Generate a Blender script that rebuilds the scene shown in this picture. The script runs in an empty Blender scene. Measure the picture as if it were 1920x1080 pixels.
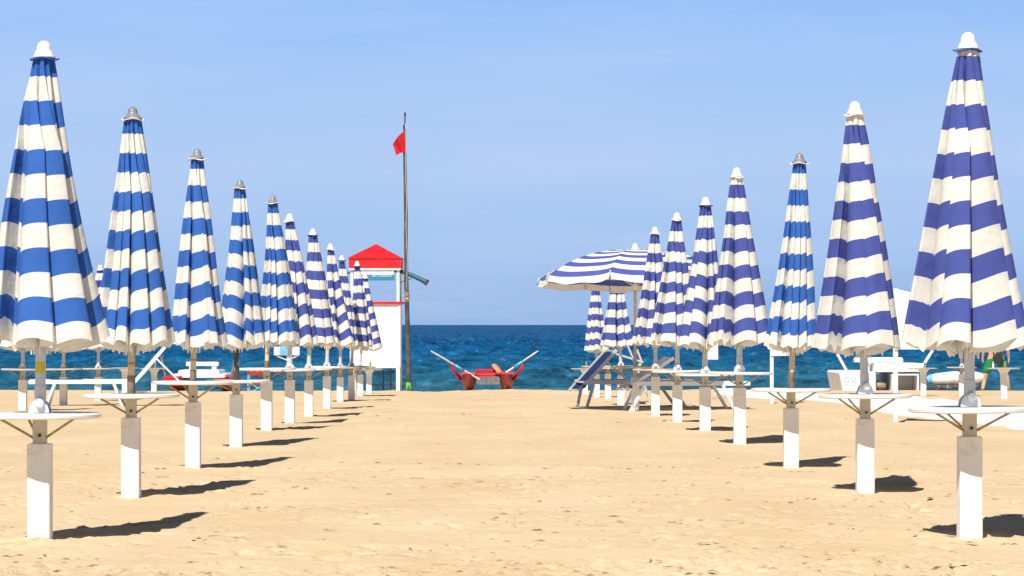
import bpy, math, random
import numpy as np
from mathutils import Vector, Matrix
sc = bpy.context.scene
C = sc.collection
R = math.radians
EYE = 1.27; F = 5080.0; HY = 609.0; CX = 960.0
# ------------------------------------------------------------ camera
cd = bpy.data.cameras.new('camera'); cam = bpy.data.objects.new('camera', cd); C.objects.link(cam)
cam.location = (0, 0, EYE); cam.rotation_euler = (R(90), 0, 0)
cd.sensor_width = 36; cd.lens = 36 * F / 1920; cd.shift_y = (HY - 540) / 1920
cd.clip_start = 0.5; cd.clip_end = 60000
sc.camera = cam
sc.view_settings.view_transform = 'Standard'; sc.view_settings.look = 'None'
sc.view_settings.gamma = 1; sc.view_settings.exposure = 0.32
# ------------------------------------------------------------ sky and sun
SUN_EL, SUN_AZ = 52.0, 17.0          # sun stands behind the camera and to its left
w = bpy.data.worlds.new('World'); sc.world = w; w.use_nodes = True
nt = w.node_tree; nt.nodes.clear()
def N(t, kind, **kw):
    n = t.nodes.new(kind)
    for k, v in kw.items(): setattr(n, k, v)
    return n
sky = N(nt, 'ShaderNodeTexSky', sky_type='NISHITA', sun_disc=False)
sky.sun_elevation = R(SUN_EL); sky.sun_rotation = R(180 + SUN_AZ)
sky.air_density = 1.0; sky.dust_density = 0.3; sky.ozone_density = 3.0; sky.altitude = 0
bg = N(nt, 'ShaderNodeBackground'); bg.inputs['Strength'].default_value = 0.06
tc = N(nt, 'ShaderNodeTexCoord'); sep = N(nt, 'ShaderNodeSeparateXYZ')
nt.links.new(tc.outputs['Generated'], sep.inputs[0])
# colour of the lowest band of sky by height above the horizon, passing into the Nishita sky higher up
mrz = N(nt, 'ShaderNodeMapRange'); mrz.inputs[2].default_value = .2; nt.links.new(sep.outputs['Z'], mrz.inputs[0])
ramp = N(nt, 'ShaderNodeValToRGB'); nt.links.new(mrz.outputs[0], ramp.inputs[0]); cr = ramp.color_ramp
SKYB_ = [(0.0, (143, 178, 224)), (.012, (147, 181, 226)), (.031, (163, 194, 235)), (.06, (171, 199, 239)), (.085, (163, 196, 241)), (.12, (146, 187, 244)), (.2, (120, 170, 240))]
for i_, (p, c) in enumerate(SKYB_):
    e = cr.elements[0] if i_ == 0 else cr.elements[-1] if i_ == len(SKYB_) - 1 else cr.elements.new(p / .2)
    e.position = p / .2; e.color = (*[(v / 255) ** 2.2 * .84 for v in c], 1)
gain = N(nt, 'ShaderNodeMixRGB', blend_type='MULTIPLY'); gain.inputs[0].default_value = 1; gain.inputs[2].default_value = (16.7, 16.7, 16.7, 1)
nt.links.new(ramp.outputs[0], gain.inputs[1])
dim = N(nt, 'ShaderNodeMixRGB', blend_type='MULTIPLY'); dim.inputs[0].default_value = 1; dim.inputs[2].default_value = (.42, .37, .34, 1)
nt.links.new(sky.outputs[0], dim.inputs[1])
hz = N(nt, 'ShaderNodeMapRange'); hz.inputs[1].default_value = .14; hz.inputs[2].default_value = .34; nt.links.new(sep.outputs['Z'], hz.inputs[0])
mul = N(nt, 'ShaderNodeMixRGB'); nt.links.new(hz.outputs[0], mul.inputs[0]); nt.links.new(gain.outputs[0], mul.inputs[1]); nt.links.new(dim.outputs[0], mul.inputs[2])
# thin high cloud veils
mp = N(nt, 'ShaderNodeMapping'); mp.inputs['Scale'].default_value = (3, 3, 22); mp.inputs['Rotation'].default_value = (0, R(8), 0)
nz = N(nt, 'ShaderNodeTexNoise'); nz.inputs['Scale'].default_value = 1.6; nz.inputs['Detail'].default_value = 5; nz.inputs['Roughness'].default_value = .6
nt.links.new(tc.outputs['Generated'], mp.inputs[0]); nt.links.new(mp.outputs[0], nz.inputs[0])
mr = N(nt, 'ShaderNodeMapRange'); mr.inputs[1].default_value = .46; mr.inputs[2].default_value = .8; mr.inputs[4].default_value = .30
nt.links.new(nz.outputs[0], mr.inputs[0])
mx = N(nt, 'ShaderNodeMixRGB'); mx.inputs[2].default_value = (8.5, 9.9, 12.6, 1)
nt.links.new(mr.outputs[0], mx.inputs[0]); nt.links.new(mul.outputs[0], mx.inputs[1])
nt.links.new(mx.outputs[0], bg.inputs[0])
wo = N(nt, 'ShaderNodeOutputWorld'); nt.links.new(bg.outputs[0], wo.inputs[0])
sd = bpy.data.lights.new('sun', 'SUN'); sd.energy = 4.6; sd.angle = R(0.5); sd.color = (1, .955, .88)
sun = bpy.data.objects.new('sun', sd); C.objects.link(sun)
sdir = Vector((math.sin(R(SUN_AZ)) * math.cos(R(SUN_EL)), math.cos(R(SUN_AZ)) * math.cos(R(SUN_EL)), -math.sin(R(SUN_EL))))
sun.rotation_euler = sdir.to_track_quat('-Z', 'Y').to_euler(); sun.location = (-20, -40, 60)

# ------------------------------------------------------------ materials
MATS = {}
def mat(name, col, rough=.6, var=.0, vscale=6, bump=0, bscale=40, metal=0, spec=.4, col2=None, transl=0, stripes=False, thr=(.45, .65)):
    if name in MATS: return MATS[name]
    m = bpy.data.materials.new(name); m.use_nodes = True; t = m.node_tree
    b = t.nodes['Principled BSDF']; out = t.nodes['Material Output']
    b.inputs['Roughness'].default_value = rough; b.inputs['Metallic'].default_value = metal
    b.inputs['Specular IOR Level'].default_value = spec
    tc = N(t, 'ShaderNodeTexCoord')
    nz = N(t, 'ShaderNodeTexNoise'); nz.inputs['Scale'].default_value = vscale; nz.inputs['Detail'].default_value = 6
    t.links.new(tc.outputs['Object'], nz.inputs[0])
    rp = N(t, 'ShaderNodeMapRange'); rp.inputs[1].default_value = thr[0]; rp.inputs[2].default_value = thr[1]
    t.links.new(nz.outputs[0], rp.inputs[0])
    mx = N(t, 'ShaderNodeMixRGB'); c2 = col2 if col2 else tuple(c * (1 - var) for c in col)
    mx.inputs[1].default_value = (*col, 1); mx.inputs[2].default_value = (*c2, 1)
    t.links.new(rp.outputs[0], mx.inputs[0]); cout = mx.outputs[0]
    if stripes:      # woven bands, blue where the fraction of V is below one half
        uv = N(t, 'ShaderNodeUVMap'); uv.uv_map = 'UVMap'; s = N(t, 'ShaderNodeSeparateXYZ'); t.links.new(uv.outputs[0], s.inputs[0])
        fr = N(t, 'ShaderNodeMath', operation='FRACT'); t.links.new(s.outputs['Y'], fr.inputs[0])
        lt = N(t, 'ShaderNodeMath', operation='LESS_THAN'); t.links.new(fr.outputs[0], lt.inputs[0]); lt.inputs[1].default_value = .5
        wh = N(t, 'ShaderNodeMixRGB'); wh.inputs[1].default_value = (.90, .89, .84, 1); wh.inputs[2].default_value = (.83, .81, .74, 1)
        t.links.new(rp.outputs[0], wh.inputs[0])
        m2 = N(t, 'ShaderNodeMixRGB'); t.links.new(lt.outputs[0], m2.inputs[0]); t.links.new(wh.outputs[0], m2.inputs[1]); t.links.new(cout, m2.inputs[2])
        cout = m2.outputs[0]
    t.links.new(cout, b.inputs['Base Color'])
    if bump:
        n2 = N(t, 'ShaderNodeTexNoise'); n2.inputs['Scale'].default_value = bscale; n2.inputs['Detail'].default_value = 5
        t.links.new(tc.outputs['Object'], n2.inputs[0])
        bp = N(t, 'ShaderNodeBump'); bp.inputs['Strength'].default_value = bump; bp.inputs['Distance'].default_value = .02 if stripes else .01
        t.links.new(n2.outputs[0], bp.inputs['Height']); t.links.new(bp.outputs[0], b.inputs['Normal'])
    if transl:
        tr = N(t, 'ShaderNodeBsdfTranslucent'); t.links.new(cout, tr.inputs[0])
        ms = N(t, 'ShaderNodeMixShader'); ms.inputs[0].default_value = transl
        t.links.new(b.outputs[0], ms.inputs[1]); t.links.new(tr.outputs[0], ms.inputs[2]); t.links.new(ms.outputs[0], out.inputs[0])
    MATS[name] = m; return m
AZURE = mat('azure_striped_canvas', (.052, .172, .58), .8, .16, 3, .4, 14, spec=.15, transl=.27, stripes=True, thr=(.4, .75))
INDIGO = mat('indigo_striped_canvas', (.092, .125, .44), .8, .16, 3, .4, 14, spec=.15, transl=.27, stripes=True, thr=(.4, .75))
CONC = mat('white_painted_concrete', (.84, .83, .79), .7, .08, 9, .45, 22, col2=(.62, .585, .50), thr=(.56, .78))
SLEEVE = mat('cream_painted_steel', (.52, .50, .42), .5, .2, 9, .1, 30, col2=(.36, .30, .20), thr=(.55, .75))
GREYP = mat('grey_aluminium', (.58, .58, .57), .40, .12, 5, .05, 40, metal=.1)
BROWNP = mat('weathered_brown_steel', (.21, .165, .115), .55, .3, 11, .15, 50, col2=(.10, .075, .05))
BLACKP = mat('flaking_black_steel', (.055, .055, .055), .5, .2, 10, .15, 50, col2=(.30, .29, .26), thr=(.55, .66))
TAN = mat('cream_pole', (.62, .49, .31), .6, .2, 8)
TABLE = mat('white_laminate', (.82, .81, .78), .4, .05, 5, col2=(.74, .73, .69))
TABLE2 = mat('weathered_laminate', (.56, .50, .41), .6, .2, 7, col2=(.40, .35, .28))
BRACE = mat('rusty_cream_rod', (.42, .34, .22), .6, .3, 20, col2=(.28, .19, .10))
JOINT = mat('cast_white_plastic', (.58, .60, .62), .4, .1, 12)
CAPW = mat('white_plastic', (.80, .80, .80), .35, .06, 20)
CAPG = mat('grey_plastic', (.24, .25, .27), .35, .2, 20)
BOLT = mat('rusted_bolt', (.05, .04, .03), .6, .3, 30)
YEL = mat('yellow_sticker', (.62, .48, .03), .5, .1, 30)
ORG = mat('orange_sticker', (.60, .22, .03), .5, .1, 30)
INKD = mat('dark_ink', (.05, .045, .02), .6)
WPAINT = mat('white_paint', (.82, .82, .82), .45, .06, 5, .1, 20, col2=(.70, .70, .70), thr=(.5, .75))
RPAINT = mat('red_paint', (.70, .018, .025), .45, .2, 4, .2, 15, col2=(.55, .012, .02))
RDARK = mat('dark_red_hull', (.30, .018, .012), .45, .3, 5, .1, 15, col2=(.16, .02, .012))
REDC = mat('red_cloth', (.62, .012, .022), .8, .2, 4, .1, 20, transl=.12)
ORNG = mat('orange_float', (.85, .26, .10), .5, .1, 6)
SKYB = mat('light_blue_paint', (.16, .50, .75), .5, .15, 8)
TEAL = mat('teal_paint', (.022, .11, .17), .5, .2, 8)
TEALC = mat('teal_banner', (.02, .24, .42), .7, .1, 6)
GBLUE = mat('grey_blue_print', (.12, .20, .36), .7, .1, 6)
PALE = mat('pale_blue_paint', (.60, .74, .80), .5, .1, 6)
NAVY = mat('navy_canvas', (.006, .022, .10), .8, .2, 6, transl=.08)
GUN = mat('dark_steel', (.052, .055, .06), .6, .3, 4, .3, 25, col2=(.11, .11, .115))
ROPE = mat('pale_rope', (.50, .46, .38), .8, .2, 30)
GRN = mat('lime_paint', (.16, .55, .05), .5, .1, 8)
SKIN = mat('skin', (.62, .34, .22), .6, .1, 10)
GREEN = mat('green_cloth', (.01, .20, .055), .8, .2, 12)
WCL = mat('white_cloth', (.78, .77, .75), .8, .1, 10)
BLK = mat('black_cloth', (.03, .03, .035), .8, .1, 10)
HAIR = mat('brown_hair', (.05, .03, .02), .7, .2, 40)
GREYC = mat('grey_mesh', (.20, .20, .21), .8, .2, 14)
WOOD = mat('weathered_wood', (.34, .27, .19), .8, .3, 18)
MAT_W = mat('white_geotextile', (.86, .85, .82), .8, .06, 3, .5, 8, col2=(.76, .74, .69), thr=(.5, .7))

# ------------------------------------------------------------ mesh helpers
class MB:
    def __init__(s): s.v = []; s.f = []
    def add(s, vs, fs):
        o = len(s.v); s.v += [tuple(p) for p in vs]; s.f += [tuple(i + o for i in f) for f in fs]; return s
    def box(s, x0, x1, y0, y1, z0, z1, bev=0, top=1.0):
        # chamfered upright box, 'top' scales the upper section
        cx, cy = (x0 + x1) / 2, (y0 + y1) / 2; hx, hy = (x1 - x0) / 2, (y1 - y0) / 2
        b = min(bev, hx * .9, hy * .9)
        def ring(z, k, ins):
            a, c = hx * k - ins, hy * k - ins
            if b <= 0: return [(cx - a, cy - c, z), (cx + a, cy - c, z), (cx + a, cy + c, z), (cx - a, cy + c, z)]
            return [(cx - a + b, cy - c, z), (cx + a - b, cy - c, z), (cx + a, cy - c + b, z), (cx + a, cy + c - b, z), (cx + a - b, cy + c, z), (cx - a + b, cy + c, z), (cx - a, cy + c - b, z), (cx - a, cy - c + b, z)]
        rs = [ring(z0, 1, 0)]
        if b > 0: rs += [ring(z1 - b, top, 0), ring(z1, top, b * .6)]
        else: rs += [ring(z1, top, 0)]
        n = len(rs[0]); vs = sum(rs, []); fs = []
        for k in range(len(rs) - 1):
            for i in range(n): fs.append((k * n + i, k * n + (i + 1) % n, (k + 1) * n + (i + 1) % n, (k + 1) * n + i))
        fs.append(tuple(range(n))[::-1]); fs.append(tuple(range((len(rs) - 1) * n, len(rs) * n)))
        return s.add(vs, fs)
    def tube(s, pts, rad, n=8, sq=1.0, cap=True):
        pts = [Vector(p) for p in pts]; rad = rad if hasattr(rad, '__len__') else [rad] * len(pts)
        vs = []; fs = []; up = None
        for i, p in enumerate(pts):
            d = (pts[min(i + 1, len(pts) - 1)] - pts[max(i - 1, 0)]).normalized()
            a = Vector((0, 0, 1)) if abs(d.z) < .95 else Vector((0, 1, 0))
            e1 = d.cross(a).normalized(); e2 = d.cross(e1).normalized()
            for k in range(n):
                t = 2 * math.pi * (k + .5) / n
                vs.append(p + e1 * math.cos(t) * rad[i] + e2 * math.sin(t) * rad[i] * sq)
        for i in range(len(pts) - 1):
            for k in range(n): fs.append((i * n + k, i * n + (k + 1) % n, (i + 1) * n + (k + 1) % n, (i + 1) * n + k))
        if cap: fs.append(tuple(range(n))[::-1]); fs.append(tuple(range((len(pts) - 1) * n, len(pts) * n)))
        return s.add(vs, fs)
    def beam(s, a, b, wd, ht):
        # flat rectangular bar between two points
        a, b = Vector(a), Vector(b); d = (b - a).normalized(); side = Vector((0, 1, 0)) if abs(d.y) < .9 else Vector((1, 0, 0))
        side = (side - d * side.dot(d)).normalized(); up = d.cross(side).normalized()
        vs = []
        for p in (a, b):
            for (i, j) in ((-1, -1), (1, -1), (1, 1), (-1, 1)): vs.append(p + side * i * wd / 2 + up * j * ht / 2)
        return s.add(vs, [(0, 1, 2, 3), (7, 6, 5, 4), (0, 4, 5, 1), (1, 5, 6, 2), (2, 6, 7, 3), (3, 7, 4, 0)])
    def lathe(s, prof, n=24, c=(0, 0), wob=None):
        vs = []; fs = []
        for i, (r, z) in enumerate(prof):
            for k in range(n):
                t = 2 * math.pi * k / n; dr, dz = wob(i, t) if wob else (0, 0)
                vs.append((c[0] + (r + dr) * math.cos(t), c[1] + (r + dr) * math.sin(t), z + dz))
        for i in range(len(prof) - 1):
            for k in range(n): fs.append((i * n + k, i * n + (k + 1) % n, (i + 1) * n + (k + 1) % n, (i + 1) * n + k))
        if prof[0][0] > 1e-4: fs.append(tuple(range(n))[::-1])
        if prof[-1][0] > 1e-4: fs.append(tuple(range((len(prof) - 1) * n, len(prof) * n)))
        return s.add(vs, fs)
    def hull(s, secs):
        # loft of closed sections (equal vertex counts)
        n = len(secs[0]); vs = sum([list(q) for q in secs], []); fs = []
        for i in range(len(secs) - 1):
            for k in range(n): fs.append((i * n + k, i * n + (k + 1) % n, (i + 1) * n + (k + 1) % n, (i + 1) * n + k))
        fs.append(tuple(range(n))[::-1]); fs.append(tuple(range((len(secs) - 1) * n, len(secs) * n)))
        return s.add(vs, fs)
    def xf(s, M): s.v = [tuple(M @ Vector(p)) for p in s.v]; return s
    def build(s, name, m, parent=None, smooth=False, auto=None):
        me = bpy.data.meshes.new(name); me.from_pydata(s.v, [], s.f); me.update()
        me.materials.append(m)
        bm_fix(me)
        if smooth:
            for p in me.polygons: p.use_smooth = True
            if auto:
                try: me.set_sharp_from_angle(angle=R(auto))
                except Exception: pass
        o = bpy.data.objects.new(name, me); C.objects.link(o)
        if parent: o.parent = parent
        return o
import bmesh
def bm_fix(me):
    b = bmesh.new(); b.from_mesh(me); bmesh.ops.recalc_face_normals(b, faces=b.faces); b.to_mesh(me); b.free()
def grid_mesh(name, co, nr, nc, m, parent=None, uv=None, smooth=True):
    # co: (nr*nc,3) array; quads between rows and columns
    i = np.arange((nr - 1) * (nc - 1)); r = i // (nc - 1); c = i % (nc - 1)
    a = r * nc + c; q = np.stack([a, a + 1, a + nc + 1, a + nc], 1).astype(np.int32)
    me = bpy.data.meshes.new(name)
    me.vertices.add(nr * nc); me.vertices.foreach_set('co', np.asarray(co, np.float32).ravel())
    me.loops.add(q.size); me.loops.foreach_set('vertex_index', q.ravel())
    me.polygons.add(len(q)); me.polygons.foreach_set('loop_start', (np.arange(len(q)) * 4).astype(np.int32))
    me.update(calc_edges=True)
    if uv is not None:
        l = me.uv_layers.new(name='UVMap'); l.data.foreach_set('uv', np.asarray(uv, np.float32)[q.ravel()].ravel())
    me.polygons.foreach_set('use_smooth', np.full(len(q), smooth, dtype=bool))
    me.materials.append(m); me.validate()
    o = bpy.data.objects.new(name, me); C.objects.link(o)
    if parent: o.parent = parent
    return o
def thing(name, label, cat, loc=(0, 0, 0), rz=0, group=None):
    o = bpy.data.objects.new(name, None); C.objects.link(o); o.empty_display_size = .2
    o.location = loc; o.rotation_euler = (0, 0, rz); o['label'] = label; o['category'] = cat
    if group: o['group'] = group
    return o
def text_part(s, size, m, parent, M, ext=.001, name='lettering', mirror=False):
    cu = bpy.data.curves.new(name, 'FONT'); cu.body = s; cu.size = size; cu.extrude = ext; cu.align_x = 'CENTER'; cu.align_y = 'CENTER'
    to = bpy.data.objects.new(name, cu); C.objects.link(to)
    me = bpy.data.meshes.new_from_object(to); bpy.data.objects.remove(to)
    me.materials.clear(); me.materials.append(m)
    o = bpy.data.objects.new(name, me); C.objects.link(o); o.parent = parent
    me.transform(M @ (Matrix.Diagonal((-1, 1, 1, 1)) if mirror else Matrix.Identity(4)))
    return o
FRONT = Matrix.Rotation(R(90), 4, 'X')      # text upright facing -Y

# ------------------------------------------------------------ noise
def vnoise(x, y, seed=0):
    xi = np.floor(x).astype(np.int64); yi = np.floor(y).astype(np.int64); fx = x - xi; fy = y - yi
    fx = fx * fx * fx * (fx * (fx * 6 - 15) + 10); fy = fy * fy * fy * (fy * (fy * 6 - 15) + 10)
    def h(a, b):
        n = (a * 374761393 + b * 668265263 + seed * 1442695041) & 0xffffffff
        n = ((n ^ (n >> 13)) * 1274126177) & 0xffffffff
        n = ((n ^ (n >> 16)) * 2246822519) & 0xffffffff
        return ((n ^ (n >> 15)) & 0xffff) / 65535.0
    return (h(xi, yi) * (1 - fx) + h(xi + 1, yi) * fx) * (1 - fy) + (h(xi, yi + 1) * (1 - fx) + h(xi + 1, yi + 1) * fx) * fy - .5
# ------------------------------------------------------------ beach
GY = [-60, 0, 33, 37, 41.4, 47, 52.5, 57, 63, 70, 74, 95, 120, 200]
GZ = [0, 0, 0, -.07, -.115, -.18, -.25, -.32, -.40, -.45, -.54, -1.35, -2.2, -4]
def gz0(y): return np.interp(y, GY, GZ)
def ground(px, py):
    """point where the sight line through photo pixel (px,py) meets the sand"""
    k = (py - HY) / F
    ds = np.linspace(8, 74, 6601); g = (EYE - k * ds) - gz0(ds)
    i = int(np.argmax(g < 0)) if (g < 0).any() else 6500
    d = float(ds[i]); return Vector(((px - CX) * d / F, d, float(gz0(d))))
rng = np.random.default_rng(7)
ys = np.concatenate([np.linspace(-40, 9, 25), np.arange(9.2, 24, .045), np.arange(24, 45, .09), np.arange(45, 80, .16), np.linspace(80, 130, 40)])
xs = np.concatenate([-np.geomspace(8, 400, 26)[::-1][:-1], -np.arange(5.2, 8.01, .12)[::-1], np.arange(-5.15, 5.16, .028), np.arange(5.2, 8.01, .12), np.geomspace(8, 400, 26)[1:]])
Xg, Yg = np.meshgrid(xs, ys)
Zg = gz0(Yg).astype(float)
for amp, sx, sy, sd_ in ((.05, 5, 4, 1), (.028, 1.7, 1.2, 2), (.014, .7, .5, 3), (.008, .3, .2, 4), (.005, .13, .09, 5), (.003, .06, .06, 6)):
    Zg += amp * vnoise(Xg / sx, Yg / sy, sd_)
Zg += .02 * np.clip(vnoise(Xg / .8, Yg / .45, 11) - .12, 0, 1) * 2
# footprints and scuffs: short dents with a raised far lip, in drifting tracks and on their own
dx = []
for k in range(64):
    x, y = rng.uniform(-6, 6), rng.uniform(11, 60); a = rng.uniform(0, 6.28)
    for j in range(rng.integers(4, 18)):
        x += math.cos(a) * .6; y += math.sin(a) * .6; a += rng.normal(0, .15)
        dx.append((x + rng.normal(0, .06), y + rng.normal(0, .06), a, rng.uniform(.05, .1), rng.uniform(.010, .026)))
for k in range(1700):
    dx.append((rng.uniform(-6, 6), rng.choice([rng.uniform(11, 24), rng.uniform(11, 45)]), rng.uniform(-.5, .5), rng.uniform(.022, .06), rng.uniform(.012, .040)))
for k in range(420):        # a churned track across the foreground
    x = rng.uniform(-4, 4); dx.append((x, 13.9 + .25 * math.sin(x * 1.3) + rng.normal(0, .28), rng.uniform(0, 3.1), rng.uniform(.025, .06), rng.uniform(.010, .026)))
for (x, y, a, s, dp) in dx:
    i0, i1 = np.searchsorted(ys, (y - 3 * s, y + 3 * s)); j0, j1 = np.searchsorted(xs, (x - 4 * s, x + 4 * s))
    if i1 <= i0 or j1 <= j0: continue
    ax = Xg[i0:i1, j0:j1] - x; ay = Yg[i0:i1, j0:j1] - y
    p = ax * math.cos(a) + ay * math.sin(a); q = -ax * math.sin(a) + ay * math.cos(a)
    d2 = (p / (1.7 * s)) ** 2 + (q / (.75 * s)) ** 2
    Zg[i0:i1, j0:j1] += -dp * np.exp(-d2 ** 2) + dp * .45 * np.exp(-((np.sqrt(d2) - 1.35) / .35) ** 2)
# sand drifted against each post, and lumps along the crest
for (qx, qy) in ((75, 1018), (246, 935), (362, 880), (443, 836), (500, 808), (543, 794), (579, 779), (613, 766), (1818, 1018), (1622, 924), (1483, 877), (1387, 831), (1322, 809), (1270, 792), (1229, 778)):
    g_ = ground(qx, qy); i0, i1 = np.searchsorted(ys, (g_.y - .6, g_.y + .6)); j0, j1 = np.searchsorted(xs, (g_.x - .6, g_.x + .6))
    ax = Xg[i0:i1, j0:j1] - g_.x; ay = Yg[i0:i1, j0:j1] - g_.y; rr = np.sqrt(ax ** 2 + ay ** 2) * (1 + .35 * np.sin(np.arctan2(ay, ax) * 3 + qx))
    Zg[i0:i1, j0:j1] += .007 * np.exp(-(rr / .17) ** 2) + .010 * np.exp(-(rr / .22) ** 2) * vnoise(Xg[i0:i1, j0:j1] / .04, Yg[i0:i1, j0:j1] / .04, 9)
Zg += np.exp(-((Yg - 70) / 5) ** 2) * (.035 * vnoise(Xg / .5, Yg / .6, 41) + .03 * vnoise(Xg / .18, Yg / .25, 42) + .07 * vnoise(Xg / 3.1, Yg / 3, 43))
def sand_mat():
    m = bpy.data.materials.new('sand'); m.use_nodes = True; t = m.node_tree; b = t.nodes['Principled BSDF']
    b.inputs['Roughness'].default_value = .95; b.inputs['Specular IOR Level'].default_value = .1
    tc = N(t, 'ShaderNodeTexCoord')
    def noise(sc_, det, mul=(1, 1, 1)):
        mp = N(t, 'ShaderNodeMapping'); mp.inputs['Scale'].default_value = mul; t.links.new(tc.outputs['Object'], mp.inputs[0])
        n = N(t, 'ShaderNodeTexNoise'); n.inputs['Scale'].default_value = sc_; n.inputs['Detail'].default_value = det; t.links.new(mp.outputs[0], n.inputs[0]); return n
    n1 = noise(.9, 8, (1, .45, 1)); r1 = N(t, 'ShaderNodeValToRGB'); t.links.new(n1.outputs[0], r1.inputs[0])
    e = r1.color_ramp.elements; e[0].position = .3; e[0].color = (.61, .452, .275, 1); e[1].position = .72; e[1].color = (.685, .535, .35, 1)
    n2 = noise(14, 6); r2 = N(t, 'ShaderNodeMapRange'); r2.inputs[1].default_value = .60; r2.inputs[2].default_value = .72; r2.inputs[4].default_value = .55
    t.links.new(n2.outputs[0], r2.inputs[0])
    mx = N(t, 'ShaderNodeMixRGB'); mx.inputs[2].default_value = (.50, .33, .16, 1)
    t.links.new(r2.outputs[0], mx.inputs[0]); t.links.new(r1.outputs[0], mx.inputs[1])
    n3 = noise(160, 3); r3 = N(t, 'ShaderNodeMapRange'); r3.inputs[3].default_value = .88; r3.inputs[4].default_value = 1.1; t.links.new(n3.outputs[0], r3.inputs[0])
    m3 = N(t, 'ShaderNodeMixRGB', blend_type='MULTIPLY'); m3.inputs[0].default_value = 1
    t.links.new(mx.outputs[0], m3.inputs[1]); t.links.new(r3.outputs[0], m3.inputs[2]); t.links.new(m3.outputs[0], b.inputs['Base Color'])
    n4 = noise(30, 8); bp = N(t, 'ShaderNodeBump'); bp.inputs['Strength'].default_value = .5; bp.inputs['Distance'].default_value = .02
    t.links.new(n4.outputs[0], bp.inputs['Height']); t.links.new(bp.outputs[0], b.inputs['Normal'])
    return m
SAND = sand_mat()
beach = grid_mesh('beach', np.stack([Xg, Yg, Zg], -1).reshape(-1, 3), len(ys), len(xs), SAND)
beach['kind'] = 'structure'; beach['label'] = 'pale golden sand beach with scuffs and footprints'
def surf(x, y):
    i = int(np.clip(np.searchsorted(ys, y), 0, len(ys) - 1)); j = int(np.clip(np.searchsorted(xs, x), 0, len(xs) - 1)); return float(Zg[i, j])
# scraps of dried weed, bark and shell lying on the sand
db = MB(); rd = random.Random(3)
for k in range(520):
    if k % 3: y = rd.uniform(12.3, 26); x = rd.uniform(-.2, .2) * y
    else: y = 12.5 + 1.6 * rd.random() ** 1.5 + .2; x = rd.uniform(-3, 3)
    if k % 17 == 0: y = rd.uniform(26, 60); x = rd.uniform(-6, 6)
    for q in range(rd.choice((1, 1, 2, 4))):
        px_, py_ = x + rd.gauss(0, .05), y + rd.gauss(0, .04); l = rd.uniform(.006, .022) * (1 + y / 40); a = rd.gauss(0, .5); z = surf(px_, py_)
        c, s_ = math.cos(a), math.sin(a); l *= 1.25; w_ = l * rd.uniform(.15, .35); h_ = l * rd.uniform(.06, .26)
        db.add([(px_ + c * l, py_ + s_ * l, z), (px_ - s_ * w_, py_ + c * w_, z + h_), (px_ - c * l, py_ - s_ * l, z), (px_ + s_ * w_, py_ - c * w_, z + h_ * .6), (px_, py_, z + h_ * 1.3)], [(0, 1, 4), (1, 2, 4), (2, 3, 4), (3, 0, 4)])
deb = db.build('beach_debris', mat('dried_seaweed', (.30, .19, .085), .9, .5, 5, col2=(.10, .06, .025))); deb['kind'] = 'stuff'; deb['label'] = 'small scraps of dried seaweed and bark on the sand'
# ------------------------------------------------------------ sea
SEA = -1.0
def sea_mesh():
    d = [78.0]
    while d[-1] < 45000:
        D = d[-1]; d.append(D + max(.36, D * D * 1.1e-5) if D < 2500 else D * 1.05)
    d = np.array(d)
    u = np.concatenate([-np.geomspace(.235, 2.5, 26)[::-1][:-1], np.linspace(-.235, .235, 820), np.geomspace(.235, 2.5, 26)[1:]])
    D, U = np.meshgrid(d, u, indexing='ij'); X = D * U; Y = D.copy()
    Z = np.zeros_like(X)
    sh = np.clip((D - 84) / 35, .15, 1)
    for amp, lx, ly, s in ((.30, 22, 13, 1), (.36, 8, 5.5, 2), (.40, 3.4, 2.4, 3), (.30, 1.4, 1.2, 4), (.14, .7, .7, 5)):
        xx = X * .97 + Y * .2; yy = Y * .97 - X * .2
        n = vnoise(xx / lx + 3 * vnoise(xx / (3 * lx), yy / (3 * ly), s + 20), yy / ly, s)
        Z += amp * (1 - 2 * np.abs(n) * 1.6) * .5 * sh if s <= 3 else amp * n * sh
    Z *= np.clip(1 - (D - 900) / 4000, .15, 1)
    Z += SEA - .12
    o = grid_mesh('sea', np.stack([X, Y, Z], -1).reshape(-1, 3), len(d), len(u), sea_mat())
    o['kind'] = 'structure'; o['label'] = 'choppy deep blue sea reaching the horizon'
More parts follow.
